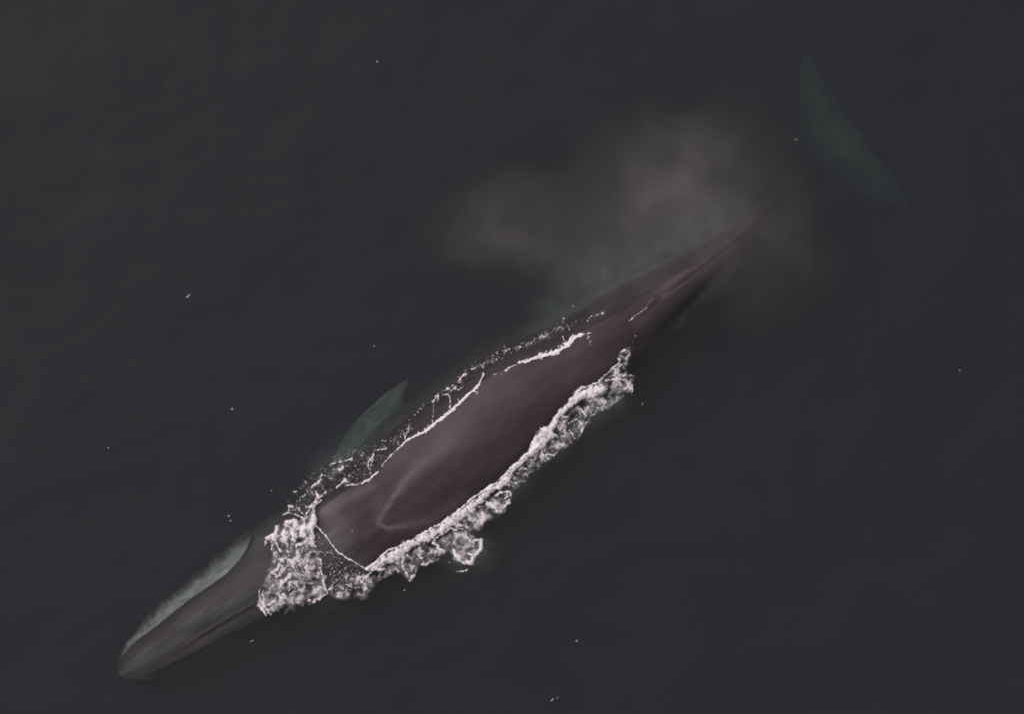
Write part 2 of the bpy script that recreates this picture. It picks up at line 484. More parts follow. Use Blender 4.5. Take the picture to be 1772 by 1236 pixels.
# pale chevron and swirls (pigment), plus sky sheen and ridge highlight painted into colour
sx = vpx + 5 * fbm(vpx / 35, vpy / 35, 51, 3); sy = vpy + 5 * fbm(vpx / 35, vpy / 35, 61, 3)
chev_sheen = np.zeros(len(co)); thin = np.zeros(len(co))
for pts, wd, amp in [
        ([(655, 905), (668, 880), (690, 845)], 5, .62), ([(690, 845), (714, 819)], 6.5, .45), ([(714, 819), (735, 801)], 9, .30), ([(735, 801), (765, 778)], 12, .18),
        ([(690, 845), (720, 812), (745, 790), (780, 762)], 15, .16),
        ([(720, 805), (760, 775), (800, 745)], 26, .17), ([(780, 755), (830, 715), (880, 675)], 36, .17),  # broad strokes: sky sheen of the upper flank, painted into the colour
        ([(655, 908), (672, 915), (700, 912)], 4.5, .65), ([(695, 912), (735, 903)], 9, .32), ([(735, 905), (770, 885), (800, 862)], 12, .22),
        ([(632, 927), (655, 912)], 6, .22), ([(660, 870), (655, 905)], 12, .2),
        ([(690, 775), (760, 735)], 30, .08), ([(850, 690), (930, 650), (1000, 610)], 30, .10),
        ([(560, 885), (590, 868), (640, 845)], 9, .30),
        ([(575, 890), (600, 908)], 20, .22), ([(230, 1140), (300, 1090), (380, 1035), (450, 975)], 30, .10), ([(240, 1150), (300, 1150), (350, 1130)], 26, .28), ([(330, 1120), (400, 1085), (450, 1050)], 14, .16),
        ([(1150, 512), (1190, 484), (1240, 448), (1280, 420)], 4, .45), ([(1110, 560), (1170, 515), (1220, 475)], 14, .22),  # first stroke paints the highlight along the tail stock ridge
        ([(1120, 600), (1180, 550), (1250, 480)], 12, .16)]:
    dd = segdist(sx, sy, pts)
    if wd < 13 and amp > 0: thin = np.maximum(thin, amp * np.exp(-(dd / wd) ** 2))
    else: chev_sheen = chev_sheen + amp * np.exp(-(dd / wd) ** 2)
chev_sheen = (chev_sheen + thin * (1 + .5 * fbm(vpx / 9, vpy / 9, 641, 3))) * (co[:, 2] > T / PX - 1.0)
add_attr(me2, "chevron_sheen", np.clip(chev_sheen, 0, 1))
tag(whale, "large dark brown grey whale surfacing diagonally, white right jaw and tail flukes under water", "whale")

# ------------------------------------------------------------------ foam, traced as strokes and patches on a fine grid
ST = 0.8                                                     # grid step in photograph pixels (1 cm)
gx0, gy0, gx1, gy1 = 430, 520, 1120, 1095
ax = np.arange(gx0, gx1, ST); ay = np.arange(gy0, gy1, ST)
X, Y = np.meshgrid(ax, ay, indexing='ij')
X = X.astype(np.float32); Y = Y.astype(np.float32)
w1 = fbm(X / 16, Y / 16, 3, 3); w2 = fbm(X / 16, Y / 16, 8, 3)
v1 = fbm(X / 5, Y / 5, 33, 2); v2 = fbm(X / 5, Y / 5, 38, 2)
WX = X + 4.5 * w1 + 1.6 * v1; WY = Y + 4.5 * w2 + 1.6 * v2
CX = X + 2.2 * w1 + 1.7 * v1; CY = Y + 2.2 * w2 + 1.7 * v2
wid = np.clip(1 + .75 * fbm(X / 15, Y / 15, 501, 2) + .5 * fbm(X / 5, Y / 5, 505, 2), .25, 2.2)
Z1 = lambda x, y: (180 + x / 3.434, 840 + y / 3.434)
Z2 = lambda x, y: (420 + x / 4.12, 780 + y / 4.12)
Z3 = lambda x, y: (600 + x / 4.415, 760 + y / 4.415)
Z4 = lambda x, y: (480 + x / 4.415, 620 + y / 4.415)
Z5 = lambda x, y: (780 + x / 4.415, 500 + y / 4.415)
Z6 = lambda x, y: (430 + x / 10.3, 860 + y / 10.3)
Z7 = lambda x, y: (430 + x / 10.3, 960 + y / 10.3)
SC = {Z1: 3.434, Z2: 4.12, Z3: 4.415, Z4: 4.415, Z5: 4.415, Z6: 10.3, Z7: 10.3}
D = np.zeros_like(X); Lc = np.zeros_like(X); Sp = np.zeros_like(X); Hz = np.zeros_like(X); Cr = np.zeros_like(X)
def local(pts, pad):
    p = np.array(pts); 
    i0 = max(0, int((p[:, 0].min() - pad - gx0) / ST)); i1 = min(len(ax), int((p[:, 0].max() + pad - gx0) / ST) + 2)
    j0 = max(0, int((p[:, 1].min() - pad - gy0) / ST)); j1 = min(len(ay), int((p[:, 1].max() + pad - gy0) / ST) + 2)
    return slice(i0, i1), slice(j0, j1)
def stroke(M, zz, pts, wd, amp=1.0, crisp=False):
    """soft stroke; wd full width in zoom pixels (one value or one per point)"""
    k = SC[zz]; P = [zz(*p) for p in pts]
    ws = (list(wd) if isinstance(wd, (list, tuple)) else [wd] * len(P)); ws = [x / k / 2 for x in ws]
    sl = local(P, max(ws) * 2.2 + 8)
    xx, yy = (CX[sl], CY[sl]) if crisp else (WX[sl], WY[sl])
    best = np.zeros_like(xx)
    for (x0, y0), (x1, y1), a, b in zip(P[:-1], P[1:], ws[:-1], ws[1:]):
        dx, dy = x1 - x0, y1 - y0
        kk = np.clip(((xx - x0) * dx + (yy - y0) * dy) / (dx * dx + dy * dy + 1e-9), 0, 1)
        d = np.hypot(xx - x0 - kk * dx, yy - y0 - kk * dy) / ((a + (b - a) * kk) * (wid[sl] if crisp else .5 + .5 * wid[sl]))
        best = np.maximum(best, np.exp(-(d ** 2) * 0.9))
    M[sl] = np.maximum(M[sl], amp * best)
def patch(M, zz, pts, amp=1.0, soft=4.0):
    P = np.array([zz(*p) for p in pts])
    sl = local(P, soft + 8)
    xx, yy = WX[sl], WY[sl]
    ins = np.zeros(xx.shape, bool)
    n = len(P)
    for i in range(n):
        x0, y0 = P[i]; x1, y1 = P[(i + 1) % n]
        cond = ((y0 > yy) != (y1 > yy)) & (xx < (x1 - x0) * (yy - y0) / (y1 - y0 + 1e-9) + x0)
        ins ^= cond
    d = segdist(xx, yy, list(map(tuple, P)) + [tuple(P[0])])
    sd = np.where(ins, d, -d)
    soft = soft * 1.7
    M[sl] = np.maximum(M[sl], amp * sstep(-soft, soft, sd + 5 * v2[sl]))

# --- wash over the head
patch(Lc, Z2, [(520, 450), (400, 490), (250, 550), (180, 630), (205, 760), (190, 880), (130, 980), (110, 1100), (160, 1180), (300, 1110), (480, 1085), (600, 1040), (590, 930), (565, 800), (520, 640)], .72)
patch(Hz, Z2, [(520, 450), (400, 490), (250, 550), (185, 640), (205, 760), (190, 880), (130, 980), (110, 1100), (160, 1170), (300, 1120), (480, 1080), (600, 1040), (580, 930), (555, 800), (520, 640)], .20)
patch(Lc, Z2, [(610, 1000), (680, 900), (800, 850), (900, 880), (960, 930), (860, 1050), (700, 1050)], .55)
patch(Sp, Z2, [(520, 560), (600, 680), (740, 790), (860, 850), (860, 1000), (620, 1030), (580, 850)], .75)
stroke(Hz, Z2, [(640, 1010), (700, 1030), (780, 1025), (850, 1030), (900, 960)], 60, .40)
stroke(Hz, Z7, [(560, 800), (600, 900), (700, 900)], 230, .38)
stroke(Hz, Z7, [(800, 760), (900, 800), (980, 700)], 260, .42)
stroke(Hz, Z7, [(1100, 700), (1300, 680)], 180, .35)
stroke(D, Z7, [(1620, 740), (1740, 640)], 90, .5)
for pts, wd, am in [
        ([(1170, 290), (1180, 420), (1080, 530), (960, 570), (980, 680)], [80, 130, 130, 120, 150], 1.0),
        ([(1160, 560), (1150, 680), (1120, 780)], 90, .9), ([(950, 420), (990, 400), (980, 480)], 60, .9),
        ([(700, 480), (820, 430), (860, 520), (800, 600)], 120, .95), ([(790, 640), (820, 700), (800, 770)], 100, 1.0),
        ([(520, 540), (480, 640)], 80, .95), ([(640, 620), (650, 710)], 110, .95),
        ([(360, 740), (440, 690), (500, 720), (450, 800)], 100, .95), ([(420, 820), (410, 960), (440, 1050)], 40, .7),
        ([(510, 820), (520, 920)], 40, .8), ([(540, 930), (570, 1000)], 60, .7), ([(330, 810), (290, 870)], 45, .7),
        ([(690, 840), (700, 1000)], 50, .7), ([(850, 880), (960, 840), (1040, 780)], 60, .85),
        ([(860, 900), (870, 1000), (960, 1000), (960, 920)], 30, .6), ([(1100, 820), (1200, 880)], 40, .7),
        ([(870, 990), (1050, 1000), (1200, 990), (1300, 990)], 30, .5), ([(1240, 1090), (1300, 1130), (1270, 1220)], 40, .7),
        ([(740, 140), (720, 240), (840, 250)], 40, .6), ([(620, 320), (720, 290), (840, 330), (960, 380)], 40, .7),
        ([(1040, 350), (1060, 250), (1180, 110), (1240, 10)], 70, .75), ([(1100, 300), (1200, 170), (1300, 70)], 40, .7),
        ([(870, 150), (920, 210)], 35, .6), ([(1020, 170), (1050, 230)], 45, .5)]:
    stroke(D, Z6, pts, wd if max(wd if isinstance(wd, list) else [wd]) > 75 else [x * .75 for x in ([wd] * len(pts) if not isinstance(wd, list) else wd)], am)
for pts, wd, am in [
        ([(560, 180), (540, 260), (420, 340), (500, 390), (600, 300), (680, 230)], 70, .85),
        ([(680, 60), (800, 130), (790, 220)], 90, .75), ([(620, 130), (560, 100)], 60, .7),
        ([(560, 570), (640, 480), (720, 380), (740, 350)], [40, 130, 130, 60], 1.0), ([(700, 520), (780, 490), (730, 640)], 40, .7),
        ([(930, 190), (990, 310)], 55, .7), ([(1040, 130), (1050, 240)], 45, .8), ([(1160, 250), (1170, 330)], 25, .5),
        ([(1270, 90), (1300, 150), (1280, 250), (1320, 400), (1360, 540), (1390, 680)], 38, .85),
        ([(1390, 690), (1290, 790), (1200, 790), (1140, 860)], 55, .85), ([(1060, 820), (1100, 830)], 40, .6),
        ([(210, 600), (190, 740), (200, 900), (250, 1010), (300, 1080)], [25, 35, 60, 80, 60], .85),
        ([(280, 640), (260, 740), (280, 860), (340, 1000), (380, 1090)], 55, .7), ([(380, 900), (440, 830), (480, 850)], 60, .9),
        ([(530, 690), (600, 790), (690, 800), (640, 720)], 50, .8), ([(760, 700), (790, 650), (850, 670)], 30, .75),
        ([(740, 560), (730, 680)], 40, .6), ([(890, 770), (950, 820), (1000, 890)], 25, .6), ([(960, 620), (1010, 580)], 70, .6),
        ([(1100, 520), (1200, 530)], 35, .7), ([(1010, 500), (1080, 400), (1100, 330)], 25, .5), ([(1420, 640), (1530, 500), (1600, 400)], 40, .55),
        ([(1450, 620), (1560, 570)], 50, .5), ([(1740, 410), (1751, 420)], 45, .7), ([(860, 440), (920, 370), (900, 500)], 25, .35)]:
    stroke(D, Z7, pts, [x * .75 for x in ([wd] * len(pts) if not isinstance(wd, list) else wd)], am * .95)
# draining line over the forehead
stroke(Cr, Z2, [(515, 530), (575, 590), (625, 660), (690, 730), (740, 765), (800, 800), (850, 830), (885, 850)], 11, .85, True)
# --- broken froth beside the head
patch(Sp, Z2, [(350, 290), (500, 160), (640, 40), (800, -40), (980, -20), (1010, 60), (940, 180), (820, 250), (700, 280), (560, 330), (440, 440), (300, 460)], .50, 8)
patch(Lc, Z2, [(420, 260), (540, 170), (680, 60), (760, 60), (720, 220), (560, 300), (470, 420)], .34, 8)
patch(Hz, Z2, [(380, 260), (500, 160), (640, 40), (900, -40), (1000, 60), (820, 250), (560, 330), (440, 440), (340, 440)], .06, 10)
for pts, wd, am in [
        ([(560, 170), (560, 210), (490, 270)], 13, .9), ([(565, 180), (612, 187)], 9, .7), ([(690, 145), (712, 125)], 26, .9),
        ([(630, 100), (700, 85), (780, 60)], 10, .7), ([(425, 332), (445, 322)], 14, .8), ([(365, 300), (380, 292)], 10, .7),
        ([(735, 212), (690, 250), (675, 265)], 15, .75), ([(735, 212), (745, 225)], 22, .8), ([(740, 250), (840, 240), (900, 215), (960, 160)], [7, 9, 16, 14], .9),
        ([(320, 450), (340, 400), (400, 420), (440, 470)], 14, .6), ([(520, 300), (545, 345), (590, 300)], 14, .7), ([(545, 345), (500, 410), (515, 460)], 18, .75),
        ([(900, 130), (892, 90), (920, 60), (938, 5)], 10, .75), ([(450, 225), (460, 235)], 12, .6), ([(250, 545), (262, 550)], 12, .5)]:
    stroke(D, Z2, pts, wd, am, True)
# --- thin line and spikes along the right (upper) flank
stroke(Cr, Z4, [(800, 825), (860, 755), (930, 690), (980, 640), (1040, 600), (1120, 570), (1200, 505), (1260, 460), (1320, 410), (1390, 350), (1440, 300), (1500, 240), (1545, 200), (1575, 125)],
       [9, 10, 12, 15, 18, 24, 28, 24, 26, 28, 26, 28, 18, 14], 1.0, True)
for pts, wd in [([(1200, 505), (1187, 480)], 12), ([(1390, 350), (1383, 315)], 10), ([(1330, 405), (1318, 380)], 8), ([(1130, 560), (1122, 540)], 8), ([(1500, 250), (1528, 262), (1515, 275)], 9),
                ([(975, 650), (972, 600), (1000, 560), (1010, 508)], 8), ([(920, 640), (930, 665)], 8), ([(1190, 460), (1192, 400), (1190, 350)], 6),
                ([(1185, 340), (1205, 310), (1236, 275), (1225, 330)], 13), ([(1265, 288), (1300, 275), (1320, 300), (1318, 380)], 8), ([(1300, 235), (1315, 242)], 18),
                ([(640, 960), (690, 935), (740, 900), (768, 872)], 11), ([(715, 885), (712, 850), (740, 740)], 6), ([(700, 830), (690, 800), (712, 770)], 9), ([(760, 705), (830, 690)], 9),
                ([(1380, 245), (1405, 235), (1418, 215)], 9), ([(1390, 165), (1420, 140), (1450, 130)], 11)]:
    stroke(Cr, Z4, pts, wd, .8, True)
stroke(Sp, Z4, [(560, 790), (700, 720), (840, 640), (940, 600), (1010, 530)], 80, .75)
stroke(Sp, Z4, [(1010, 480), (1060, 430), (1180, 330), (1300, 240), (1400, 160), (1480, 90), (1560, 50), (1700, 0)], [20, 25, 30, 40, 45, 60, 70, 60], 1.0)
stroke(Lc, Z4, [(1330, 220), (1400, 155), (1480, 90), (1560, 50), (1700, 0)], 40, .6)
# --- further back along the right flank
stroke(Cr, Z5, [(518, 572), (600, 550), (660, 520), (750, 500), (820, 470), (870, 440), (920, 395), (960, 360), (1000, 342)], [14, 30, 42, 36, 34, 34, 44, 40, 24], 1.0, True)
for pts, wd in [([(530, 565), (522, 550)], 8), ([(600, 548), (575, 535)], 8), ([(665, 510), (680, 485)], 9), ([(720, 495), (730, 470)], 8), ([(760, 490), (770, 465)], 8), ([(820, 460), (825, 435)], 8),
                ([(856, 360), (862, 385), (885, 400)], 8), ([(910, 380), (940, 345)], 14), ([(1040, 345), (1065, 330)], 8), ([(1040, 375), (1060, 365)], 8), ([(325, 668), (345, 650)], 9),
                ([(405, 630), (440, 605), (462, 600)], 9), ([(425, 630), (455, 610)], 7), ([(470, 600), (500, 585)], 6)]:
    stroke(Cr, Z5, pts, wd, .75, True)
stroke(Sp, Z5, [(330, 670), (430, 620), (510, 580)], 26, .7)
stroke(Sp, Z5, [(0, 790), (60, 690), (120, 650), (160, 600), (240, 575), (310, 550), (350, 500), (420, 455), (520, 440), (600, 420), (700, 360), (800, 330), (850, 290), (870, 220)], [40, 40, 44, 40, 40, 46, 56, 56, 50, 48, 52, 60, 60, 30], 1.0)
stroke(Lc, Z5, [(0, 790), (120, 650), (240, 575), (350, 500), (440, 455)], 34, .55)
stroke(Lc, Z5, [(500, 450), (600, 420), (700, 355), (800, 330), (860, 290)], 44, .75)
stroke(Sp, Z5, [(850, 290), (920, 270), (960, 250), (1040, 235), (1100, 190), (1170, 180)], 34, .9)
stroke(Sp, Z5, [(1020, 350), (1060, 360), (1060, 430)], 46, .8)
stroke(Sp, Z5, [(900, 130), (940, 125)], 14, .7)
for x, y, r in [(1040, 236, 14), (1112, 196, 16), (1160, 182, 11), (1075, 200, 10), (865, 225, 16), (905, 305, 12), (520, 450, 16), (345, 480, 14), (560, 405, 12)]:
    stroke(Cr, Z5, [(x, y), (x + 6, y + 3)], r, .7, True)
# --- crest trailing from the dorsal fin
stroke(Cr, Z5, [(1358, 238), (1385, 222), (1405, 202), (1445, 180), (1480, 152), (1530, 115)], [8, 13, 16, 10, 8, 6], .75, True)
# --- rolling foam ridge down the left (lower) flank
stroke(D, Z3, [(150, 1000), (240, 960), (300, 925), (400, 872), (520, 790), (640, 740), (760, 660), (870, 580), (980, 490), (1110, 390), (1210, 320), (1290, 215), (1400, 120), (1500, 30), (1560, -40)],
       [24, 60, 85, 80, 62, 74, 78, 80, 62, 50, 52, 34, 40, 54, 60], 1.0)
stroke(D, Z5, [(620, 1236), (690, 1120), (770, 1050), (850, 950), (920, 870), (1000, 810), (1080, 790), (1160, 770)], [60, 70, 55, 40, 52, 100, 96, 60], 1.0)
stroke(Cr, Z5, [(920, 850), (975, 780), (1040, 750), (1120, 718), (1200, 645), (1240, 605), (1275, 580), (1290, 545)], [16, 16, 12, 12, 9, 9, 11, 14], .8, True)
stroke(Cr, Z3, [(150, 995), (230, 935), (260, 900), (320, 850), (450, 805), (560, 735), (700, 655), (830, 570), (950, 460), (1080, 375), (1190, 295), (1270, 205), (1360, 130), (1450, 60), (1500, 0)], 13, .85, True)
stroke(D, Z3, [(100, 1060), (140, 1120), (120, 1180)], 44, .5)
stroke(D, Z3, [(140, 1060), (220, 990), (290, 1000)], 24, .8)
for pts, wd, am in [
        ([(425, 900), (432, 980), (460, 1030), (482, 1088)], 12, .7), ([(375, 990), (402, 1030)], 10, .6), ([(490, 1075), (530, 1010)], 30, .5),
        ([(565, 960), (600, 965), (655, 935)], 18, .7), ([(550, 880), (570, 930), (600, 960)], 12, .5), ([(590, 880), (650, 860), (700, 870)], 10, .5),
        ([(670, 790), (700, 840), (745, 862)], 34, .85), ([(815, 850), (860, 940), (950, 948), (985, 890), (1025, 840), (1028, 780), (990, 775)], [16, 24, 34, 26, 32, 40, 24], .9),
        ([(855, 680), (905, 705), (920, 755), (985, 800)], 12, .65), ([(838, 1004), (880, 1014), (918, 1008)], 13, .65), ([(930, 880), (960, 900)], 30, .7), ([(840, 880), (870, 920)], 20, .7),
        ([(690, 760), (740, 710), (830, 690), (860, 650)], 26, .7), ([(850, 640), (870, 660)], 30, .8),
        ([(1130, 440), (1160, 420), (1215, 400), (1258, 415), (1250, 440)], 16, .9), ([(1060, 470), (1120, 520), (1160, 560)], 16, .7), ([(1250, 440), (1230, 490), (1170, 560)], 26, .6),
        ([(1060, 500), (1110, 500)], 10, .6), ([(1080, 530), (1150, 520)], 10, .6), ([(880, 600), (930, 690)], 12, .4),
        ([(1480, 165), (1520, 122), (1580, 126), (1612, 106)], 10, .85), ([(1485, 90), (1495, 120), (1480, 170)], 14, .6), ([(1245, 330), (1300, 345), (1370, 320)], 11, .6),
        ([(1280, 240), (1330, 230), (1400, 240), (1380, 290)], 10, .5), ([(1240, 290), (1230, 350), (1290, 380)], 14, .6), ([(1340, 200), (1400, 200)], 9, .5), ([(1300, 100), (1330, 130)], 20, .3)]:
    stroke(D, Z3, pts, wd, am)
patch(Hz, Z3, [(700, 790), (850, 700), (900, 700), (1000, 760), (1030, 820), (990, 920), (920, 960), (850, 950), (780, 860), (730, 800)], .66, 3)
patch(Hz, Z3, [(850, 640), (1000, 520), (1130, 460), (1180, 560), (1100, 610), (1000, 690), (900, 680)], .48, 4)
patch(Lc, Z3, [(850, 640), (1000, 520), (1130, 440), (1250, 400), (1280, 440), (1180, 570), (1080, 620), (1000, 690), (900, 690)], .75, 4)
patch(Lc, Z3, [(290, 1010), (450, 890), (600, 810), (700, 850), (760, 880), (660, 940), (600, 970), (510, 1000), (490, 1090), (380, 1020), (300, 1060), (120, 1180), (0, 1150), (0, 1060), (150, 1050)], .74, 4)
patch(Hz, Z3, [(240, 1010), (400, 900), (600, 810), (720, 860), (660, 930), (510, 1000), (480, 1080), (360, 1020), (280, 1050), (120, 1190), (60, 1150), (140, 1050)], .28, 6)
patch(Lc, Z3, [(1230, 310), (1320, 190), (1450, 90), (1600, 20), (1610, 110), (1480, 220), (1390, 270), (1300, 380), (1250, 400), (1230, 370)], .85, 2)
patch(Lc, Z5, [(1000, 880), (1120, 720), (1200, 650), (1260, 600), (1360, 620), (1400, 700), (1390, 790), (1300, 840), (1200, 920), (1120, 930)], .88, 3)
patch(Hz, Z5, [(1090, 800), (1200, 700), (1300, 690), (1310, 800), (1200, 910), (1120, 900)], .30, 6)
patch(Lc, Z5, [(820, 1010), (960, 890), (1110, 920), (1060, 1020), (980, 1110), (940, 1200), (800, 1236), (720, 1230), (760, 1120)], .84, 3)
patch(Lc, Z5, [(1265, 590), (1300, 480), (1340, 440), (1385, 450), (1380, 560), (1300, 630)], .75, 3)
stroke(D, Z5, [(1120, 925), (1050, 1010), (1005, 1080), (960, 1170)], 18, .55)
stroke(Sp, Z5, [(1330, 470), (1380, 400), (1415, 350)], 16, .8)
for pts, wd in [([(1275, 800), (1320, 770), (1362, 750)], 9), ([(1180, 700), (1270, 690), (1335, 702)], 14), ([(1390, 740), (1380, 810)], 12), ([(1310, 480), (1330, 455), (1370, 480), (1360, 510)], 13),
                ([(1290, 590), (1340, 570)], 10), ([(1290, 660), (1380, 665)], 8), ([(1320, 660), (1350, 680)], 7), ([(860, 1020), (900, 1030), (960, 1000), (990, 1030)], 12), ([(1000, 920), (1030, 970), (1000, 1040)], 12),
                ([(830, 1050), (850, 1065)], 12), ([(905, 1080), (930, 1110)], 12), ([(790, 1120), (820, 1140)], 10), ([(930, 1130), (950, 1150)], 12)]:
    stroke(D, Z5, pts, wd, .7, True)

def blur(M, n):
    k = np.hanning(n + 2)[1:-1].astype(np.float32); k /= k.sum()
    M = np.apply_along_axis(lambda v_: np.convolve(v_, k, 'same'), 0, M)
    return np.apply_along_axis(lambda v_: np.convolve(v_, k, 'same'), 1, M)
blurA = blur
# --- textures that break the strokes up
def lines(sc, wd, seed, ax_=0.0):
    n = fbm((X + 6 * w1 + 2.2 * v1) / sc, (Y + 6 * w2 + 2.2 * v2) / sc, seed, 2, .5)
    return np.exp(-(n / wd) ** 2)
fil = np.maximum(lines(10, .075, 101) * sstep(-.1, .35, fbm(X / 15, Y / 15, 111, 2)), lines(5.5, .11, 121) * sstep(0, .4, fbm(X / 10, Y / 10, 131, 2)))
fil = np.maximum(fil, 0.8 * lines(17, .045, 141) * sstep(-.3, .2, fbm(X / 12, Y / 12, 145, 2)))
fine = .55 * fbm(X / 4, Y / 4, 151, 3) + .65 * fbm((X * .8 - Y * .6 + 5 * w1) / 10, (X * .6 + Y * .8 + 5 * w2) / 3.0, 155, 3)
mid = fbm(X / 10, Y / 10, 161, 3)
big = fbm(X / 24, Y / 24, 165, 3)
spk = sstep(.30, .52, fbm(X / 3.1 + .2 * v1, Y / 3.1 + .2 * v2, 171, 2) + .22 * mid)
spk = np.maximum(spk, .9 * lines(8, .08, 181) * sstep(.15, .45, fbm(X / 8, Y / 8, 191, 2)))
core = sstep(.45, .95, D)
aD = sstep(.20, .85, D * (1.05 + (.85 * fine + .55 * mid) * (1.15 - .7 * core))) * (.90 + (.6 * np.clip(fine, -.6, .2) + .35 * mid) * (1 - .55 * core))
aD *= 1 - .45 * np.exp(-(fbm((X - Y) / 9, (X + Y) / 22, 201, 2) / .06) ** 2) * (1 - Cr) * sstep(.2, -.2, big)
s0_, t0_ = st(X, Y)
streak = fbm((s0_ + 4 * w1) / 3.6, (t0_ + 4 * w2) / 13, 711, 3, .6)
aD = aD * np.clip(.84 + .75 * streak + .25 * fine, .25, 1.06)
aC = sstep(.30, .80, Cr * (1 + .55 * fine + .45 * mid)) * (.85 + .35 * fine)
s0_, t0_ = st(X, Y)
st1 = fbm((s0_ + 14 * w1 + 3 * v1) / 4.2, (t0_ + 14 * w2 + 3 * v2) / 10.5, 701, 3, .6)
st2 = np.exp(-(fbm((s0_ + 16 * w2 + 3 * v1) / 6.5, (t0_ + 16 * w1 + 3 * v2) / 15, 721, 3, .55) / .10) ** 2)
mott = np.clip(.42 * sstep(.05, .55, st1 + .35 * mid + .35 * big) + .75 * st2 * sstep(-.25, .3, mid + big), 0, 1)
aL = np.clip(np.maximum(.85 * fil, .95 * Lc * mott) * (.86 + .75 * fine + 1.15 * big), 0, 1) * .95 * sstep(.15, .75, Lc + .35 * mid + .25 * big)
aS = np.clip(np.clip(Sp, 0, 1) ** 1.3 * spk * 1.15, 0, .95)
aH = Hz * np.clip(.42 + .9 * mid + .8 * fine + .9 * big, 0, 1.4)
aL = blur(aL, 3)
aH = blur(aH, 5)
A = 1 - (1 - np.clip(aD, 0, .97)) * (1 - np.clip(aC, 0, .95)) * (1 - np.clip(aL, 0, .95)) * (1 - np.clip(aS, 0, .95)) * (1 - np.clip(aH, 0, .8))
A = A.astype(np.float32)
A = blurA(A, 3)
A = np.clip(A * (.55 + .53 * sstep(.05, .55, A)), 0, .97)
s_, t_ = st(X, Y)
bz, bq = top_z(s_, t_)
basez = np.maximum(wave_z(wx(X), wy(Y)), bz)
Dh = blur(np.clip(D, 0, 1), 15)
thick = 0.012 + 0.060 * Dh * (1 + .7 * mid + .12 * fine) + 0.03 * Cr + 0.02 * Lc * fil + .012 * aS
thick = blur(np.clip(thick, .008, .25) * (0.7 + 0.3 * np.clip(A * 1.6, 0, 1)), 9)
FZ = basez + thick
# which stretch of foam each cell belongs to
cmid_s = prof(s_, CC)
reg = np.where((s_ < 468) & ~((s_ > 452) & (t_ > 95)), 0, np.where(t_ > cmid_s, 1, 2))
reg = np.where((reg == 0) & (Y < 885) & (t_ < -8), 2, reg)
lower_top = np.where(t_ < prof(s_, u_) - 14, 3, 2)
reg = np.where((reg == 2) & (lower_top == 3) & (s_ > 560), 3, reg)
reg = np.where((np.hypot(X - 805, Y - 950) < 44) & (Y > 925) & (reg == 1) & (X > 768), 4, reg)
reg = np.where((X > 1082) & (Y < 560), 5, reg)
info = [("foam", "thick churned patch of white foam washing over the whale's head"),
        ("foam", "long rolling band of dense white foam along the whale's lower left flank"),
        ("foam", "thin spiked white line of foam along the whale's upper right flank"),
        ("foam", "broken outer row of small foam flecks beside the upper right flank"),
        ("foam", "round lobe of foam bulging out from the lower flank band"),
        ("foam", "short thin white streak of foam trailing from the dorsal fin")]
ii, jj = np.arange(len(ax) - 1)[:, None], np.arange(len(ay) - 1)[None, :]
AM = np.maximum.reduce([A[:-1, :-1], A[1:, :-1], A[1:, 1:], A[:-1, 1:]])
nyg = len(ay)
Vg = np.stack([wx(X), wy(Y), FZ], -1).reshape(-1, 3)
Ag = A.ravel()
for r, (nm, lab) in enumerate(info):
    m_ = (AM > 0.035) & (reg[:-1, :-1] == r)
    i, j = np.nonzero(m_)
    a = i * nyg + j
    Fg = np.stack([a, a + 1, a + nyg + 1, a + nyg], -1)
    used, inv = np.unique(Fg.ravel(), return_inverse=True)
    if len(used) == 0: continue
    ob = mesh_obj(nm, Vg[used], inv.reshape(-1, 4), m_foam)
    add_attr(ob.data, "cover", Ag[used])
    tag(ob, lab, "foam", "stuff")

# bubbles carried under the surface: a soft green-grey veil at several depths
BX, BY = np.meshgrid(np.arange(430, 1330, 4.0), np.arange(240, 1130, 4.0), indexing='ij')
bw1 = fbm(BX / 40, BY / 40, 301, 4); bw2 = fbm(BX / 40, BY / 40, 311, 4)
def bubble_sheet(name, label, strokes, zc, zamp, seed):
    M = np.zeros_like(BX)
    for pts, wd, am in strokes:
        d = segdist(BX + 14 * bw1, BY + 14 * bw2, pts)
        M = np.maximum(M, am * np.exp(-(d / wd) ** 2))
    M = M * np.clip(1 + .8 * fbm(BX / 26, BY / 26, seed, 4), 0, 2)
    Zb = zc + zamp * fbm(BX / 60, BY / 60, seed + 5, 3)
    mk = np.maximum.reduce([M[:-1, :-1], M[1:, :-1], M[1:, 1:], M[:-1, 1:]]) > .008
    i, j = np.nonzero(mk); n = BX.shape[1]; a = i * n + j
    Fg = np.stack([a, a + 1, a + n + 1, a + n], -1)
    used, inv = np.unique(Fg.ravel(), return_inverse=True)
    Vb = np.stack([wx(BX), wy(BY), Zb], -1).reshape(-1, 3)[used]
    ob = mesh_obj(name, Vb, inv.reshape(-1, 4), m_bub)
    add_attr(ob.data, "cover", np.clip(M.ravel()[used], 0, 1))
    tag(ob, label, "bubbles", "stuff")
bubble_sheet("bubbles", "faint green grey veil of bubbles under the water beside the whale's upper flank",
             [([(960, 545), (1020, 505), (1090, 465), (1170, 425), (1240, 390)], 42, .10), ([(560, 815), (620, 775), (690, 735), (760, 690), (860, 620), (960, 560)], 26, .08), ([(1112, 600), (1180, 540), (1250, 475)], 16, .05)], -.30, .06, 401)  # last stroke is added to lighten the dark lower side of the tail
bubble_sheet("bubbles", "cloudy bubbles spreading under the foam band on the lower flank",
             [([(700, 965), (790, 920), (860, 860), (930, 790), (1000, 730), (1060, 690)], 22, .16), ([(760, 940), (820, 955)], 26, .22), ([(480, 960), (520, 1000), (560, 1010)], 34, .10)], -.22, .05, 421)

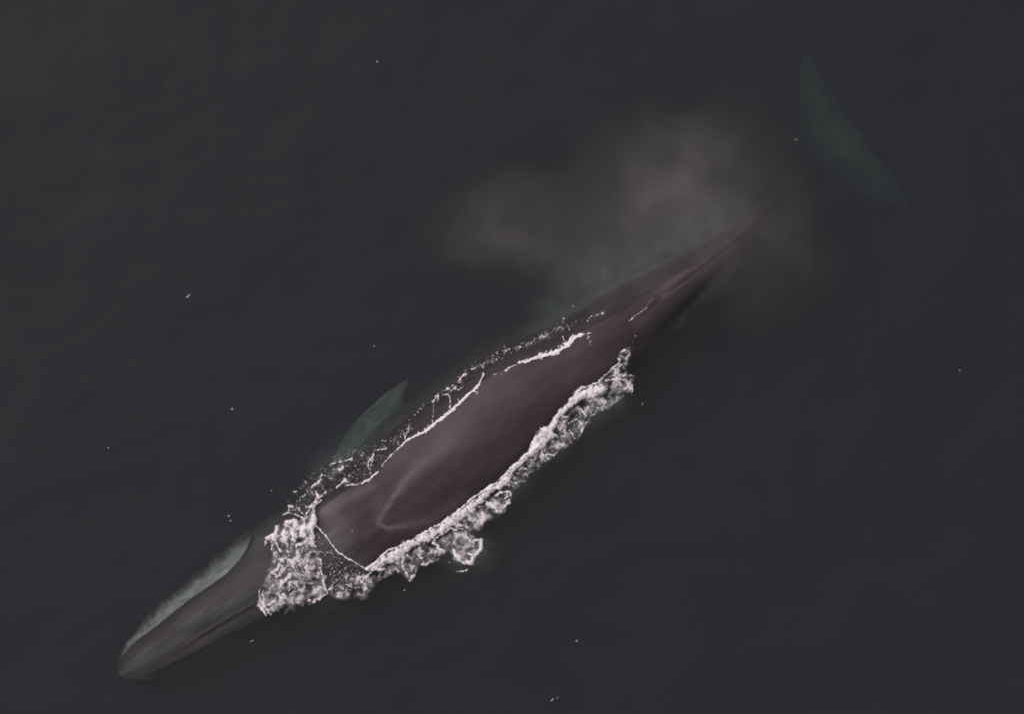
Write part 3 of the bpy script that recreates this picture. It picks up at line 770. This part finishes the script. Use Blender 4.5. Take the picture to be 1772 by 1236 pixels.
# tiny flecks scattered over the open water
rng = np.random.RandomState(5)
fl = [(326, 512, 5, 2), (402, 709, 2.2, 2.2), (396, 894, 2, 2), (399, 902, 2, 1.6), (188, 776, 1.8, 1.6), (653, 106, 2.2, 1.8), (510, 72, 1.6, 1.2), (579, 43, 1.4, 1.2), (998, 1110, 2.4, 1.8),
      (956, 1212, 3.5, 1.8), (965, 1209, 1.6, 1.4), (1661, 642, 1.6, 1.2), (887, 180, 1.6, 1.3), (648, 598, 1.8, 1.4), (610, 919, 1.8, 1.6), (436, 1110, 4, 1), (460, 436, 1.2, 1), (1708, 1190, 1.2, 1), (394, 925, 1.2, 1),
      (700, 1022, 2, 1.2), (778, 974, 1.6, 1.4), (842, 640, 1.4, 1), (1378, 241, 3, 1), (1112, 700, 1.8, 1.2), (1096, 724, 1.6, 1.2), (470, 850, 1.6, 1.2), (500, 835, 1.3, 1.2)]
Vf, Ff, Af = [], [], []
for (px, py, a, b) in [f_ for n_, f_ in enumerate(fl) if n_ not in (6, 7, 12, 16, 17, 18, 21, 24, 26)]:
    ang = rng.rand() * .6 + 2.2
    cz = max(float(wave_z(np.array([wx(px)]), np.array([wy(py)]))[0]), float(top_z(*[np.array(v_) for v_ in st(px, py)])[0])) + .004
    nlat, nlon = 5, 12
    o0 = len(Vf)
    for i in range(nlat):
        e_ = (i / (nlat - 1)) * math.pi / 2
        for k in range(nlon):
            g = 2 * math.pi * k / nlon
            r = math.cos(e_) * (1 + .35 * math.sin(3 * g + px) * math.cos(e_))
            lx, ly = a * r * math.cos(g), b * r * math.sin(g)
            Vf.append((wx(px + lx * math.cos(ang) - ly * math.sin(ang)), wy(py + lx * math.sin(ang) + ly * math.cos(ang)), cz + math.sin(e_) * b / PX * .8))
            Af.append(.16 + .34 * rng.rand() * math.sin(e_))
    Ff += (grid_faces(nlat, nlon, True) + o0).tolist()
ob = mesh_obj("foam", Vf, Ff, m_foam)
add_attr(ob.data, "cover", Af)
tag(ob, "tiny pale flecks of froth scattered over the open dark water", "foam flecks", "stuff")

# ------------------------------------------------------------------ mist: the whale's blow drifting above the tail
blobs = [  # pixel centre, z, radii in metres, strength
    (1185, 310, 3.0, (1.55, 1.75, 0.95), .80), (1215, 270, 3.1, (.95, 1.0, .7), .35), (1110, 310, 3.1, (1.9, 1.7, 1.0), .45), (1180, 400, 2.7, (2.2, 1.3, .9), .50),
    (1050, 390, 2.7, (2.2, 1.6, .9), .40), (890, 375, 2.8, (1.8, 1.15, .8), .60), (825, 400, 2.6, (1.3, .8, .6), .45),
    (960, 440, 2.5, (2.2, 1.0, .8), .42), (1280, 385, 2.2, (1.8, 1.5, .8), .62), (1340, 470, 2.0, (1.9, 1.7, .7), .34), (1270, 250, 2.9, (1.6, 1.2, .8), .30),
    (1040, 480, 2.2, (2.1, .9, .7), .34), (1350, 330, 2.2, (1.0, .9, .7), .30)]
bm = bmesh.new()
for px, py, z, r, s in blobs:
    k = (ALT - z) / ALT
    g = bmesh.ops.create_icosphere(bm, subdivisions=4, radius=1.0)
    for v in g['verts']:
        v.co = Vector((v.co.x * r[0] * 1.12 + wx(px) * k, v.co.y * r[1] * 1.12 + wy(py) * k, v.co.z * r[2] * 1.12 + z))
me = bpy.data.meshes.new("mist"); bm.to_mesh(me); bm.free()
mist = bpy.data.objects.new("mist", me); C.objects.link(mist)
rm = mist.modifiers.new("remesh", 'REMESH'); rm.mode = 'VOXEL'; rm.voxel_size = 0.12
dg = bpy.context.evaluated_depsgraph_get()
me3 = bpy.data.meshes.new_from_object(mist.evaluated_get(dg)); mist.modifiers.clear(); mist.data = me3; me3.name = "mist"
bpy.data.meshes.remove(me)
m_mist, t, o = mat("blow_mist")
tc = N(t, "ShaderNodeTexCoord")
nw = N(t, "ShaderNodeTexNoise", Scale=0.75, Detail=4.0, Roughness=0.6); t.links.new(tc.outputs['Object'], nw.inputs['Vector'])
sub = N(t, "ShaderNodeVectorMath", operation='SUBTRACT'); t.links.new(nw.outputs['Color'], sub.inputs[0]); sub.inputs[1].default_value = (.5, .5, .5)
scl = N(t, "ShaderNodeVectorMath", operation='SCALE'); t.links.new(sub.outputs[0], scl.inputs[0]); scl.inputs['Scale'].default_value = 1.3
addv = N(t, "ShaderNodeVectorMath", operation='ADD'); t.links.new(tc.outputs['Object'], addv.inputs[0]); t.links.new(scl.outputs[0], addv.inputs[1])
acc = None
for px, py, z, r, s in blobs:
    k = (ALT - z) / ALT
    a1 = N(t, "ShaderNodeVectorMath", operation='SUBTRACT'); t.links.new(addv.outputs[0], a1.inputs[0]); a1.inputs[1].default_value = (wx(px) * k, wy(py) * k, z)
    a2 = N(t, "ShaderNodeVectorMath", operation='DIVIDE'); t.links.new(a1.outputs[0], a2.inputs[0]); a2.inputs[1].default_value = r
    ln = N(t, "ShaderNodeVectorMath", operation='LENGTH'); t.links.new(a2.outputs[0], ln.inputs[0])
    f = math_(t, 'SUBTRACT', 1.0, ln.outputs['Value'], True)
    f = math_(t, 'MULTIPLY', math_(t, 'POWER', f, 0.95), s)
    acc = f if acc is None else math_(t, 'ADD', acc, f)
nd = N(t, "ShaderNodeTexNoise", Scale=1.3, Detail=5.0, Roughness=0.62); t.links.new(addv.outputs[0], nd.inputs['Vector'])
den = math_(t, 'MULTIPLY', acc, math_(t, 'MULTIPLY', math_(t, 'SUBTRACT', nd.outputs[0], 0.20, True), 1.0))
den = math_(t, 'MULTIPLY', den, 0.345)
vsn = N(t, "ShaderNodeVolumePrincipled"); vsn.inputs['Color'].default_value = (1.0, 0.84, 0.86, 1)
vsn.inputs['Anisotropy'].default_value = 0.1
t.links.new(den, vsn.inputs['Density'])
t.links.new(vsn.outputs[0], o.inputs['Volume'])
me3.materials.clear(); me3.materials.append(m_mist)
tag(mist, "thin pinkish grey cloud of the whale's blow drifting above the tail", "mist", "stuff")
